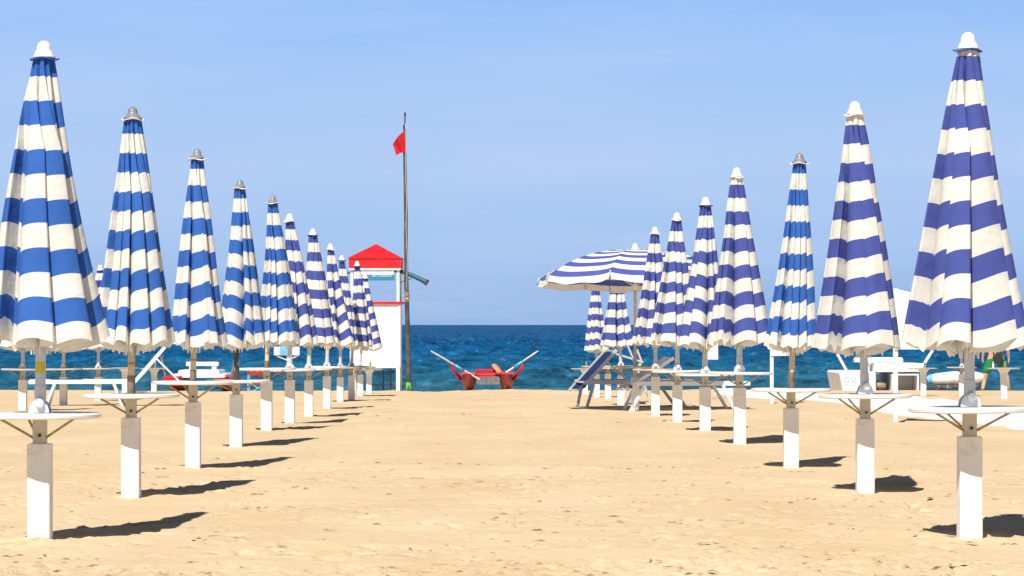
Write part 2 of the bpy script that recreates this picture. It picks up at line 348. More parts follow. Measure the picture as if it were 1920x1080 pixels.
def sea_mat():
    m = bpy.data.materials.new('sea_water'); m.use_nodes = True; t = m.node_tree; b = t.nodes['Principled BSDF']
    b.inputs['Roughness'].default_value = .6; b.inputs['Specular IOR Level'].default_value = 0
    tc = N(t, 'ShaderNodeTexCoord'); s = N(t, 'ShaderNodeSeparateXYZ'); t.links.new(tc.outputs['Object'], s.inputs[0])
    mr = N(t, 'ShaderNodeMapRange'); mr.inputs[1].default_value = 85; mr.inputs[2].default_value = 420; t.links.new(s.outputs['Y'], mr.inputs[0])
    rp = N(t, 'ShaderNodeValToRGB'); t.links.new(mr.outputs[0], rp.inputs[0]); cr = rp.color_ramp
    cr.elements[0].color = (.026, .105, .150, 1); cr.elements[1].color = (.001, .062, .18, 1)
    for p, c in ((.08, (.014, .098, .170)), (.2, (.006, .080, .18)), (.45, (.002, .066, .185))): e = cr.elements.new(p); e.color = (*c, 1)
    mp = N(t, 'ShaderNodeMapping'); mp.inputs['Scale'].default_value = (.55, .11, 1); t.links.new(tc.outputs['Object'], mp.inputs[0])
    n = N(t, 'ShaderNodeTexNoise'); n.inputs['Scale'].default_value = 1; n.inputs['Detail'].default_value = 9; n.inputs['Roughness'].default_value = .80; t.links.new(mp.outputs[0], n.inputs[0])
    r2 = N(t, 'ShaderNodeMapRange'); r2.inputs[1].default_value = .36; r2.inputs[2].default_value = .66; r2.inputs[3].default_value = .28; r2.inputs[4].default_value = 1.9; t.links.new(n.outputs[0], r2.inputs[0])
    mx = N(t, 'ShaderNodeMixRGB', blend_type='MULTIPLY'); mx.inputs[0].default_value = 1; t.links.new(rp.outputs[0], mx.inputs[1]); t.links.new(r2.outputs[0], mx.inputs[2])  # wave shading painted into the water colour: darker troughs, lighter crests
    mp2 = N(t, 'ShaderNodeMapping'); mp2.inputs['Scale'].default_value = (1.1, .22, 1); mp2.inputs['Location'].default_value = (31, 7, 0); t.links.new(tc.outputs['Object'], mp2.inputs[0])
    n5 = N(t, 'ShaderNodeTexNoise'); n5.inputs['Scale'].default_value = 1; n5.inputs['Detail'].default_value = 7; n5.inputs['Roughness'].default_value = .8; t.links.new(mp2.outputs[0], n5.inputs[0])
    r5 = N(t, 'ShaderNodeMapRange'); r5.inputs[1].default_value = .56; r5.inputs[2].default_value = .74; r5.inputs[4].default_value = .95; t.links.new(n5.outputs[0], r5.inputs[0])
    mm = N(t, 'ShaderNodeMixRGB'); mm.inputs[2].default_value = (.10, .28, .40, 1); t.links.new(r5.outputs[0], mm.inputs[0]); t.links.new(mx.outputs[0], mm.inputs[1])  # pale streaks painted into the colour for sky reflected on the wavelets
    t.links.new(mm.outputs[0], b.inputs['Base Color'])
    n2 = N(t, 'ShaderNodeTexNoise'); n2.inputs['Scale'].default_value = 1.4; n2.inputs['Detail'].default_value = 6; t.links.new(tc.outputs['Object'], n2.inputs[0])
    bp = N(t, 'ShaderNodeBump'); bp.inputs['Strength'].default_value = .8; bp.inputs['Distance'].default_value = .25
    t.links.new(n2.outputs[0], bp.inputs['Height']); t.links.new(bp.outputs[0], b.inputs['Normal'])
    gl = N(t, 'ShaderNodeBsdfGlossy'); gl.inputs['Roughness'].default_value = .12; t.links.new(bp.outputs[0], gl.inputs['Normal'])
    lw = N(t, 'ShaderNodeLayerWeight'); lw.inputs[0].default_value = .5
    m4 = N(t, 'ShaderNodeMapRange'); m4.inputs[1].default_value = .6; m4.inputs[2].default_value = 1.0; m4.inputs[3].default_value = .02; m4.inputs[4].default_value = .10; t.links.new(lw.outputs['Facing'], m4.inputs[0])
    ms = N(t, 'ShaderNodeMixShader'); t.links.new(m4.outputs[0], ms.inputs[0]); t.links.new(b.outputs[0], ms.inputs[1]); t.links.new(gl.outputs[0], ms.inputs[2])
    t.links.new(ms.outputs[0], t.nodes['Material Output'].inputs[0])
    return m
sea_mesh()

# ------------------------------------------------------------ umbrellas
def closed_canopy(rnd, zt, zh, rt, rh, parent, m, swirl=.75, tip=(0, 0), base_shift=(0, 0), npan=8, det=1.0, sq=.9, var=.4, hand=.5):
    nu = max(11, int(30 * det)) | 1; nh = max(12, int(40 * det)); P = .29; pitch = 2 * math.pi / npan
    h = np.linspace(0, 1, nh)[:, None]; co = []; uv = []
    H = zt - zh; rows = []; uvr = []
    u = np.linspace(-1, 1, nu)
    ph = rnd.uniform(0, 6.28)
    sg = 1 if rnd.random() < hand else -1; bend = rnd.uniform(-.022, .022)
    for k in range(npan):
        a0 = ph + sg * pitch * k + rnd.uniform(-.06, .06); S = pitch * swirl * rnd.uniform(1 - var, 1 + var)
        ro = rnd.uniform(1 - .16 * var, 1.04); zj = rnd.uniform(-.06, .06) * (.25 + var); wv = rnd.uniform(0, 6.28); wa = rnd.uniform(.004, .014)
        uu = u[None, :]; out = uu < 0
        # the flap runs from its rib out to a folded edge (u = 0), then tucks back underneath to the next rib
        fo = 1 - np.abs(uu) ** 3.2; fi = np.clip(1 - uu, 0, 1) ** 1.25
        f = np.where(out, fo, fi)
        rin = (rt * .78) * (1 - h) + .06 * h
        rout = rt + (rh * ro - rt) * h
        r = rin + (rout - rin) * f + wa * h * np.sin(uu * 4 + wv + h * 4) + .006 * h * np.sin(uu * 9 + wv * 2 + h * 3)
        r = r - .10 * rh * h * np.exp(-((uu + .5) / .22) ** 2) * math.sin(wv)
        Sq = S * np.clip(h * 2.0 + .35, 0, 1)
        ang = np.where(out, Sq * (uu + 1), Sq + (pitch - Sq) * uu)
        th = a0 + sg * (ang + .12 * h * math.sin(wv * 3) * f)
        L = h * (.985 + .10 * uu ** 2 * h ** .2 * (1 - .62 * h ** 7))
        z = zt - L * H + zj * h ** 1.2 * (1 - .45 * h ** 6) * (1 - np.abs(uu)) + .016 * h ** 5 * np.sin(uu * 8 + wv) - np.where(out, 0, .035 * h ** 8 * (np.sin(uu * 13 + wv * 3) + .5 * np.sin(uu * 29 + wv)) * np.clip(uu * 4, 0, 1) * np.clip((1 - uu) * 4, 0, 1))
        x = r * np.cos(th); y = r * np.sin(th) * sq
        x = x + bend * np.sin(np.pi * h) + tip[0] * (1 - h) + base_shift[0] * h; y = y + tip[1] * (1 - h)
        V = 5.88 - (1 - h) * (H * 1.01) / P + 0 * uu
        co.append(np.stack([x, y, z + 0 * uu], -1)); uv.append(np.stack([0 * x + k + uu * .5, V], -1))
    # neighbouring panels meet at the rib: average the shared column
    for k in range(npan):
        a, b = co[k], co[(k + 1) % npan]
        mid = (a[:, -1] + b[:, 0]) / 2; a[:, -1] = mid; b[:, 0] = mid
    co = np.concatenate(co, 1); uv = np.concatenate(uv, 1); nc = co.shape[1]
    return grid_mesh('canopy', co.reshape(-1, 3), nh, nc, m, parent, uv.reshape(-1, 2))
def table_parts(t, zt_, rt_, ztop_post, tmat, tilt=0, sides=3):
    tb = MB().lathe([(.0, zt_ - .028), (rt_ - .012, zt_ - .028), (rt_, zt_ - .02), (rt_, zt_ - .006), (rt_ - .008, zt_), (0, zt_)], 48)
    tb.xf(Matrix.Translation((0, 0, zt_)) @ Matrix.Rotation(R(tilt), 4, 'Y') @ Matrix.Translation((0, 0, -zt_)))
    tb.build('table_top', tmat, t, True, 40)
    for a in ((205, -25, 118) if sides == 3 else (195, -15)):
        c, s = math.cos(R(a)), math.sin(R(a))
        MB().tube([(c * .04, s * .04, ztop_post + .035), (c * .235, s * .235, zt_ - .03)], .0075, 6).build('brace', BRACE, t, True)
def umbrella(px, py, top, hem, wid, label, kind='indigo', cap='white', pole='grey', table=.75, post=.58, tmat=None, D=None, seed=0, swirl=1.35, lean=0, lx=0, det=1, rot=0, group='closed striped umbrellas with round tables', canopy=True, sticker=None, pmat=None, npan=8, var=.4, hand=.5):
    """px,py: foot of the post in the photo; top: photo (x,y) of the cap; hem: photo y of the hem; wid: hem width in photo px"""
    g = ground(px, py); s = F / g.y
    zc = surf(g.x, g.y)
    t = thing('beach_umbrella', label, 'beach umbrella', g, 0, group)
    rnd = random.Random(seed * 13 + 5)
    hw = .065
    pr = MB().box(-hw, hw, -hw, hw, -.25, post, .006)
    for i in range(len(pr.v)):
        x, y, z = pr.v[i]; k = .5 + (z - post) * .02; pr.v[i] = (x * (1 + rnd.uniform(-.02, .02)), y, z)
    po = pr.build('concrete_post', pmat or CONC, t, True, 30); po.rotation_euler.z = R(rot)
    sl = MB().box(-.038, .038, -.038, .038, post - .02, table - .03, .008).build('sleeve', SLEEVE, t, True, 30); sl.rotation_euler.z = R(rot)
    b = MB().tube([(.005, -.036, post + .05), (.005, -.052, post + .05)], .010, 6).build('bolt', BOLT, t)
    table_parts(t, table, .355, post, tmat or TABLE, rnd.uniform(-.8, .8))
    if not canopy: return t
    ztop = (g.y and (py - top[1]) / s) ; tx = (top[0] - px) / s
    zh = (py - hem) / s - .032; rh = wid / s / 2 * 1.03
    z_rim = ztop - .105
    def ax(z): return tx * (z - table) / (ztop - table)
    hm = {'grey': (GREYP, .033), 'brown': (BROWNP, .030), 'black': (BLACKP, .030)}[pole]
    p1 = zh + .06 if pole != 'grey' else z_rim
    if pole == 'brown' or pole == 'black':
        zb = zh - .22 if pole == 'brown' else zh - .03
        MB().tube([(ax(table), 0, table), (ax(zb), 0, zb)], hm[1], 14).build('pole', hm[0], t, True, 50)
        MB().tube([(ax(zb), 0, zb), (ax(z_rim), 0, z_rim)], .0255, 14).build('inner_pole', TAN, t, True, 50)
    else:
        MB().tube([(ax(table), 0, table), (ax(table + .16), 0, table + .16)], .034, 14).build('pole_foot', GREYP, t, True, 50)
        MB().tube([(ax(table + .16), 0, table + .16), (ax(z_rim), 0, z_rim)], .0305, 14).build('pole', hm[0], t, True, 50)
        j = MB()      # cast tilting joint standing on the table
        fl = 1 if rnd.random() < .5 else -1
        for yy in (-.046, .030):
            pr_ = [(math.cos(a) * .060, table + .004 + math.sin(a) * .078) for a in np.linspace(0, math.pi, 11)]
            n = len(pr_); j.add([(x, yy, z) for x, z in pr_] + [(x, yy + .016, z) for x, z in pr_],
                                [tuple(range(n)), tuple(range(n, 2 * n))[::-1]] + [(i, (i + 1) % n, n + (i + 1) % n, n + i) for i in range(n)])
        j.build('joint', JOINT, t)
        MB().tube([(.008 * fl, -.075, table + .062), (.008 * fl, -.047, table + .062)], [.024, .028], 12).tube([(.008 * fl, -.080, table + .062), (.008 * fl, -.074, table + .062)], .011, 8).build('joint_bolt', CAPW, t, True, 40)
    if sticker:
        zz = zh - .16 if sticker == 'yellow' else zh - .13
        if pole == 'grey': zz = (py - sticker_y[label]) / s if label in sticker_y else zh - .05
        rr = .0315 if pole == 'grey' else .0268; hh = .032 if sticker == 'yellow' else .010
        stv = []
        for i in range(9):
            a = R(-90 - 62 + 124 * i / 8 + 8); stv += [(ax(zz) + rr * math.cos(a), rr * math.sin(a), zz - hh), (ax(zz) + rr * math.cos(a), rr * math.sin(a), zz + hh)]
        st = MB().add(stv, [(2 * i, 2 * i + 2, 2 * i + 3, 2 * i + 1) for i in range(8)]).build('sticker', YEL if sticker == 'yellow' else ORG, t)
    fab = AZURE if kind == 'azure' else INDIGO
    cn = closed_canopy(rnd, z_rim + .01, zh, .062 if wid / s > .55 else .055, rh, t, fab, swirl, (ax(z_rim), 0), (ax(zh) + lx, 0), npan, det, .9, var, hand)
    # ruffled collar under the cap, then the cap
    rn = random.Random(seed); p_ = rn.uniform(0, 6)
    MB().lathe([(.03, z_rim + .008), (.060, z_rim + .006), (.082, z_rim + .002), (.083, z_rim - .003), (.058, z_rim - .002)], 40, (ax(z_rim), 0),
               lambda i, a: ((.008 * math.sin(5 * a + p_), .010 * math.sin(3 * a + p_) * (1 if i in (2, 3) else .3)))).build('collar', fab if (cap == 'white' and rn.random() < .5) else WCL, cn, True)
    co_ = bpy.data.objects[cn.name]
    cp = [(.070, 0), (.071, .008), (.062, .016), (.056, .034), (.050, .040), (.046, .048), (.045, .066), (.036, .086), (.018, .098), (.0, .101)] if cap == 'white' else \
         [(.072, 0), (.072, .006), (.058, .014), (.048, .030), (.040, .034), (.039, .052), (.030, .074), (.014, .086), (0, .089)]
    MB().lathe([(r * .93, z_rim + .009 + z) for r, z in cp], 28, (ax(z_rim), 0)).build('cap', CAPW if cap == 'white' else CAPG, t, True)
    # rib ends peeping out below the folds
    rb = MB()
    for k in range(8):
        a = k * math.pi / 4 + p_; rb.tube([(ax(z_rim) + .035 * math.cos(a), .035 * math.sin(a), z_rim - .1), (ax(zh) + .055 * math.cos(a), .055 * math.sin(a), zh - .07)], .004, 5)
    rb.build('rib_bundle', WCL, t)
    return t
sticker_y = {}
L = []
U = umbrella
lb1 = 'largest azure and white closed umbrella, cut by the left edge, white cap'; sticker_y[lb1] = 689
U(75, 1018, (83, 78), 632, 230, lb1, 'azure', 'white', 'grey', .755, .578, seed=31, swirl=1.35, npan=9, var=0.62, hand=1, sticker='yellow', det=1.5, lx=.06)
U(246, 935, (249, 198), 640, 146, 'azure closed umbrella with grey cap, second from the left edge in the left row', 'azure', 'grey', 'brown', .765, .592, seed=2, swirl=1.5, npan=12, var=0.12, hand=1, sticker='orange', det=1.4, lx=.03)
U(362, 880, (370, 277), 640, 112, 'azure closed umbrella with grey cap, third in the left row, cream and brown pole', 'azure', 'grey', 'brown', .775, .59, seed=3, swirl=1.5, npan=9, var=0.5, hand=1, sticker='orange', det=1.3, lx=.05)
U(443, 836, (450, 335), 643, 92, 'azure closed umbrella with grey cap on a flaking black pole, fourth in the left row', 'azure', 'grey', 'black', .69, .54, seed=4, swirl=1.4, npan=9, var=0.4, hand=0, det=1.2, lx=.05)
U(500, 808, (512, 365), 637, 76, 'slim azure closed umbrella with grey cap, fifth and last azure one of the left row', 'azure', 'grey', 'brown', .755, .60, seed=5, swirl=1.5, npan=12, var=0.12, hand=1, sticker='orange', det=1.2, lx=.12)
U(543.5, 794, (543, 401), 640, 70, 'indigo closed umbrella just right of the slim azure one in the left row', 'indigo', 'white', 'grey', .735, .587, seed=6, swirl=1.4, npan=9, var=0.4, hand=1, lx=.12)
U(579, 779, (587, 429), 641, 74, 'indigo closed umbrella leaning slightly right, seventh in the left row', 'indigo', 'white', 'grey', .72, .54, seed=7, swirl=1.4, npan=8, var=0.4, hand=0, lx=.12, sticker='yellow')
U(613, 766, (620, 457), 643, 56, 'indigo closed umbrella left of the red roofed tower, eighth in the left row', 'indigo', 'white', 'grey', .73, .56, seed=8, swirl=.8, lx=.2, sticker='yellow', det=.8)
U(638, 754, (641, 479), 646, 48, 'small indigo closed umbrella half hidden just left of the tower, ninth in the left row', 'indigo', 'white', 'grey', .70, .50, TABLE2, seed=9, lx=.1, det=.8)
U(659, 753, (670, 490), 649, 48, 'small indigo closed umbrella whose cap overlaps the red tower roof', 'indigo', 'white', 'grey', .72, .53, TABLE2, seed=10, lx=.15, det=.8)
U(675.5, 744.5, (685, 513), 652, 44, 'farthest indigo closed umbrella of the left row, leaning right before the white tower wall', 'indigo', 'white', 'grey', .70, .52, TABLE2, seed=11, lx=.2, det=.8)
lb2 = 'largest indigo and white closed umbrella near the right edge, white cap'
U(1818, 1018, (1815, 62), 640, 228, lb2, 'indigo', 'white', 'grey', .79, .62, seed=52, swirl=1.35, npan=9, var=0.55, hand=1, det=1.5, lx=-.03)
U(1622, 924, (1602, 191), 646, 174, 'second largest indigo closed umbrella, left of the one at the right edge', 'indigo', 'white', 'grey', .745, .56, seed=23, swirl=1.5, npan=7, var=0.5, hand=1, det=1.4, lx=-.03)
U(1483, 877, (1500, 285), 645, 92, 'slim azure closed umbrella with grey cap, the only azure one on the right side', 'azure', 'grey', 'brown', .705, .53, seed=14, swirl=1.5, npan=12, var=0.12, hand=1, det=1.3, lx=-.01)
lb3 = 'tall indigo closed umbrella with white cap, left of the azure one in the right row'; sticker_y[lb3] = 645
U(1387, 831, (1381, 315), 636, 118, lb3, 'indigo', 'white', 'grey', .765, .594, seed=25, swirl=1.4, npan=8, var=0.4, hand=1, det=1.2, lx=0, sticker='yellow')
lb4 = 'indigo closed umbrella second left of the azure one in the right row'; sticker_y[lb4] = 656
U(1322, 809, (1323, 370), 643, 96, lb4, 'indigo', 'white', 'grey', .69, .53, seed=16, swirl=1.3, npan=9, var=0.4, hand=0, lx=-.05, sticker='yellow')
U(1270, 792, (1269, 399), 640, 92, 'indigo closed umbrella third left of the azure one, behind the white lounger backrest', 'indigo', 'white', 'grey', .715, .52, seed=17, swirl=1.4, npan=9, var=0.4, hand=1, lx=-.05)
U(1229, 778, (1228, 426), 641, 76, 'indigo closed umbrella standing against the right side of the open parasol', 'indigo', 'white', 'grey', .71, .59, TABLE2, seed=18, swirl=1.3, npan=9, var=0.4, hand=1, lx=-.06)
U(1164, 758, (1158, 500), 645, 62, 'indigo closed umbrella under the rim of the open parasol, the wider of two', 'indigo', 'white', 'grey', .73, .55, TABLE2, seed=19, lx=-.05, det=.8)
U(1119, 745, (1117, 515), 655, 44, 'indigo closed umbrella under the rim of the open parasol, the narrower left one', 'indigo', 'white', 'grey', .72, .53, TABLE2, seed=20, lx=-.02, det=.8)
U(42.6, 771, (46, 412), 649, 88, 'indigo closed umbrella behind the largest azure one, at the left edge', 'indigo', 'white', 'grey', .70, .52, TABLE2, seed=21, lx=0, det=.8)
U(119, 759, (122, 440), 652, 84, 'indigo closed umbrella behind the largest azure one, just right of its pole', 'indigo', 'white', 'grey', .68, .52, TABLE2, seed=22, lx=0, det=.8)
U(184, 752, (188, 497), 650, 66, 'indigo closed umbrella whose tip peeps out between the two nearest azure ones', 'indigo', 'white', 'grey', .68, .50, TABLE2, seed=33, lx=0, det=.8)
U(1803, 742, (1806, 530), 652, 60, 'indigo closed umbrella hidden behind the largest indigo one, pole on a far round table', 'indigo', 'white', 'grey', .68, .52, TABLE2, seed=24, lx=0, det=.6)
U(1140, 750, (0, 0), 0, 0, 'concrete post with a round table and no umbrella under the open parasol', table=.69, post=.56, tmat=TABLE2, canopy=False, seed=40, group='umbrella posts without an umbrella')

# mushroom stands: flared white column with a round top and a stub of pole
def stand(px, py, label, stub=.12, z=.66, thin=False):
    g = ground(px, py); t = thing('table_stand', label, 'table stand', g, 0, 'flared table stands near the water')
    MB().box(-.065, .065, -.065, .065, -.25, z - .17, .006).build('column', CONC, t, True, 30)
    m = MB(); secs = []
    for zz, k in ((z - .172, .0645), (z - .10, .075), (z - .05, .11), (z - .03, .13), (z - .026, .13)):
        secs.append([(-k, -k, zz), (k, -k, zz), (k, k, zz), (-k, k, zz)])
    m.hull(secs).build('flare', CONC, t, True, 30)
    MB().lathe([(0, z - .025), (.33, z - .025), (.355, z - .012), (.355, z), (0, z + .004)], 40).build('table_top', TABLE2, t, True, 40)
    if stub: MB().tube([(.03, 0, z), (.032, 0, z + stub)], .024, 10).build('stub_pole', WOOD, t, True, 40)
stand(692, 739.5, 'low table stand at the end of the left row, in front of the tower', .18, .62)
stand(1097, 738, 'table stand with a wooden stub, leftmost under the open parasol', .17, .62)
stand(234, 738, 'table stand seen just left of the second azure umbrella pole', 0, .64)
stand(289, 737, 'table stand with a dark stub by the tilted white lounger back', .26, .62)
stand(1731, 741, 'table stand in front of the hollow white boat hull', .14, .65)
stand(1882, 749, 'table stand in front of the person in green shorts', .13, .68)
b = ground(1863, 749); t = thing('bottle', 'small clear white bottle on the round table by green shorts', 'bottle', (b.x, b.y + .05, b.z + .684))
MB().lathe([(.022, 0), (.024, .01), (.024, .075), (.010, .10), (.010, .125), (0, .127)], 14).build('flask', CAPW, t, True, 40)
MB().lathe([(.013, .1275), (.013, .145), (0, .146)], 12).build('lid', SKYB, t, True, 40)

# ------------------------------------------------------------ open parasol
def parasol():
    px, py = 1191, 768; g = ground(px, py); s = F / g.y
    t = thing('beach_umbrella', 'open indigo and white striped parasol, the only one spread open', 'beach umbrella', g)
    MB().box(-.065, .065, -.065, .065, -.25, .55, .006).build('concrete_post', CONC, t, True, 30)
    MB().box(-.038, .038, -.038, .038, .53, .70, .008).build('sleeve', SLEEVE, t, True, 30)
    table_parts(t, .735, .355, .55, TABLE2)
    zt = (py - 462) / s - .06
    MB().tube([(0, 0, .70), (0, 0, .88)], .034, 14).build('pole_foot', GREYP, t, True, 50)
    MB().tube([(0, 0, .88), (0, 0, zt - .01)], .028, 14).build('pole', TAN, t, True, 50)
    Rr = 1.68; n = 8; a0 = R(253.5); nh = 44; nu = 17
    def prof(q):   # drop below the crown and radius for slant fraction q
        return Rr * q, -.50 * q ** 2.3
    co = []; uv = []
    for k in range(n):
        aA, aB = a0 + k * math.pi / 4, a0 + (k + 1) * math.pi / 4
        for u in np.linspace(0, 1, nu):
            col = []; uvc = []
            for h in np.linspace(0, 1.0, nh):
                q = min(h / .93, 1.0); r, dz = prof(q)
                sag = .045 * 4 * u * (1 - u) * q * q
                x = (math.cos(aA) * (1 - u) + math.cos(aB) * u) * r; y = (math.sin(aA) * (1 - u) + math.sin(aB) * u) * r
                z = zt + dz - sag * .5 + .03 * (2 * u - 1) ** 4 * q
                if h > .93:
                    e = (h - .93) / .07; z -= .115 * e; kx = 1 + .02 * e + .012 * math.sin(u * 19 + k * 2) * e; x *= kx; y *= kx
                    if k in (7,): z += .10 * e * (u > .2) * math.sin((u - .2) * 9) * .0
                    z += .012 * math.sin(u * 13 + k) * e
                sl = (q * 1.72 if h <= .93 else 1.72 + (h - .93) / .07 * .115)
                col.append((x, y, z)); uvc.append((u, 6.88 - (1.835 - sl) / .29))
            co.append(col); uv.append(uvc)
    co = np.array(co).transpose(1, 0, 2); uv = np.array(uv).transpose(1, 0, 2)
    TL = Matrix.Translation((0, 0, zt)) @ Matrix.Rotation(R(-2.4), 4, 'X') @ Matrix.Translation((0, 0, -zt))
    cn = grid_mesh('canopy', co.reshape(-1, 3), nh, co.shape[1], INDIGO, t, uv.reshape(-1, 2)); cn.data.transform(TL)
    # wind-lifted corner flap on the left
    for k in range(n):
        a = a0 + k * math.pi / 4; pts = []
        for q in np.linspace(.03, 1.0, 8): r, dz = prof(q); pts.append((math.cos(a) * r, math.sin(a) * r, zt + dz - .0 + .03 * q - .016))
        MB().tube(pts, .006, 5).xf(TL).build('rib', CAPW, t, True)
        r, dz = prof(.5); MB().tube([(.03 * math.cos(a), .03 * math.sin(a), zt - .62), (math.cos(a) * r, math.sin(a) * r, zt + dz - .012)], .005, 5).xf(TL).build('strut', CAPW, t, True)
        r, dz = prof(1); MB().tube([(math.cos(a) * r * 1.005, math.sin(a) * r * 1.005, zt + dz + .06), (math.cos(a) * r * 1.03, math.sin(a) * r * 1.03, zt + dz - .07)], [.012, .02], 8).xf(TL).build('rib_pocket', SLEEVE, t, True)
    MB().tube([(0, 0, zt - .68), (0, 0, zt - .58)], .045, 12).build('runner', CAPW, t, True, 40)
    a = a0; r, dz = prof(1)
    MB().beam((math.cos(a) * r * 1.04, math.sin(a) * r * 1.04, zt + dz - .06), (math.cos(a) * r * 1.03, math.sin(a) * r * 1.03, zt + dz - .30), .03, .012).xf(TL).build('tie_strap', NAVY, t)
    cp = [(.085, -.02), (.086, .0), (.062, .016), (.056, .034), (.050, .040), (.046, .048), (.045, .066), (.036, .086), (.018, .098), (.0, .101)]
    MB().lathe([(r, zt + .012 + z) for r, z in cp], 28).build('cap', CAPW, t, True)
parasol()

# ------------------------------------------------------------ loungers
def lounger(label, base, x0, x1, ztop, bk, legs, fabric, frame=WPAINT, wd=.62, rz=0):
    """base: photo y of the feet; x0..x1: photo x of the side rail; ztop: photo y of the rail; bk: backrest (x,y)->(x,y); legs: [(xt,yt,xb,yb)]"""
    g = ground((x0 + x1) / 2, base); s = F / g.y
    t = thing('sun_lounger', label, 'sun lounger', g, R(rz), 'sun loungers among the umbrellas')
    X = lambda p: (p - (x0 + x1) / 2) / s / math.cos(R(rz))
    Zf = lambda p: (base - p) / s
    zr = Zf(ztop); fr = MB()
    for y in (0, wd): fr.beam((X(x0), y, zr), (X(x1), y, zr), .03, .075)
    for x in (x0, x1, (x0 * 2 + x1) / 3): fr.beam((X(x), .016, zr), (X(x), wd - .016, zr), .03, .03)
    fr.build('frame', frame, t)
    # slung fabric with a slight sag
    nx, ny = 20, 8; P = []
    for i in range(nx):
        for j in range(ny):
            v = j / (ny - 1); u = i / (nx - 1)
            P.append((X(x0) + (X(x1) - X(x0)) * (.04 + .9 * u), v * wd, zr + .035 - .03 * math.sin(math.pi * v) - .008 * math.sin(u * 9)))
    grid_mesh('seat_fabric', np.array(P), nx, ny, fabric, t)
    for (xt, yt, xb, yb) in legs:
        for y in (-.02, wd + .02):
            MB().beam((X(xt), y, Zf(yt)), (X(xb) + (.05 if y > 0 else 0), y, Zf(yb) - .06), .03, .05).build('leg', frame if frame is WPAINT else GREYP, t)
    (ax_, ay_), (bx_, by_) = bk
    A = Vector((X(ax_), 0, Zf(ay_))); B = Vector((X(bx_), 0, Zf(by_))); bf = MB()
    for y in (.035, wd - .035): bf.beam(A + Vector((0, y, 0)), B + Vector((0, y, 0)), .03, .055)
    for q in (0.02, .98): bf.beam(A.lerp(B, q) + Vector((0, .05, 0)), A.lerp(B, q) + Vector((0, wd - .05, 0)), .03, .03)
    br = bf.build('backrest', frame, t)
    P = []; d = (B - A).normalized(); nrm = Vector((-d.z, 0, d.x)) * (1 if d.x < 0 else -1)
    for i in range(14):
        for j in range(ny):
            v = j / (ny - 1); u = i / 13; p = A.lerp(B, .06 + .88 * u) + Vector((0, .05 + v * (wd - .1), 0)) + nrm * .05 * math.sin(math.pi * v) * math.sin(math.pi * u); P.append(p)
    grid_mesh('back_fabric', np.array([tuple(p) for p in P]), 14, ny, fabric, br)
    # support strut and hinge plates
    M_ = A.lerp(B, .72); MB().beam(M_ + Vector((0, .02, 0)), (M_.x + (.42 if d.x > 0 else -.42), .02, zr + .02), .02, .03).build('strut', frame, t)
    hg = MB()
    for y in (-.012, wd + .012): hg.tube([A.lerp(B, .12) + Vector((0, y - .02, 0)), A.lerp(B, .12) + Vector((0, y + .02, 0))], .028, 10)
    hg.build('hinge', GUN, t)
    return t
lounger('silver framed lounger with raised navy canvas backrest under the open parasol', 763, 1098, 1300, 716, ((1086, 733), (1157, 656)), [(1112, 720, 1097, 762), (1258, 720, 1290, 763)], NAVY, GREYP, rz=17)
lounger('white framed lounger with its back folded forward, in front of the navy lounger', 768, 1192, 1408, 719, ((1170, 732), (1264, 671)), [(1206, 724, 1178, 768), (1355, 722, 1377, 761)], WCL, WPAINT, rz=11)
lounger('white lounger with raised back behind the two nearest azure umbrellas', 760, 56, 240, 716, ((234, 736), (311, 646)), [(103, 720, 86, 758), (212, 720, 228, 757)], WCL, WPAINT, rz=8)
# folding deck chair behind the parasol pole
def deckchair():
    g = ground(1195, 755); s = F / g.y; t = thing('deck_chair', 'navy canvas folding chair behind the pole of the open parasol', 'deck chair', g)
    X = lambda p: (p - 1195) / s; Z = lambda p: (755 - p) / s; f = MB()
    for y in (0, .5):
        f.beam((X(1157), y, Z(664)), (X(1206), y, Z(679)), .025, .035); f.beam((X(1178), y, Z(650)), (X(1222), y, Z(755)), .025, .03)
        f.beam((X(1204), y + .012, Z(676)), (X(1172), y + .012, Z(755)), .025, .03); f.beam((X(1195), y - .01, Z(655)), (X(1205), y - .01, Z(680)), .02, .02)
    f.beam((X(1178), .015, Z(650)), (X(1178), .485, Z(650)), .03, .03)
    f.build('frame', GREYP, t)
    P = [(X(1180 + 26 * i / 11) - .03 * math.sin(i / 11 * 3.14), .02 + .46 * j / 5, Z(651 + 60 * i / 11)) for i in range(12) for j in range(6)]
    grid_mesh('canvas', np.array(P), 12, 6, NAVY, t)
deckchair()

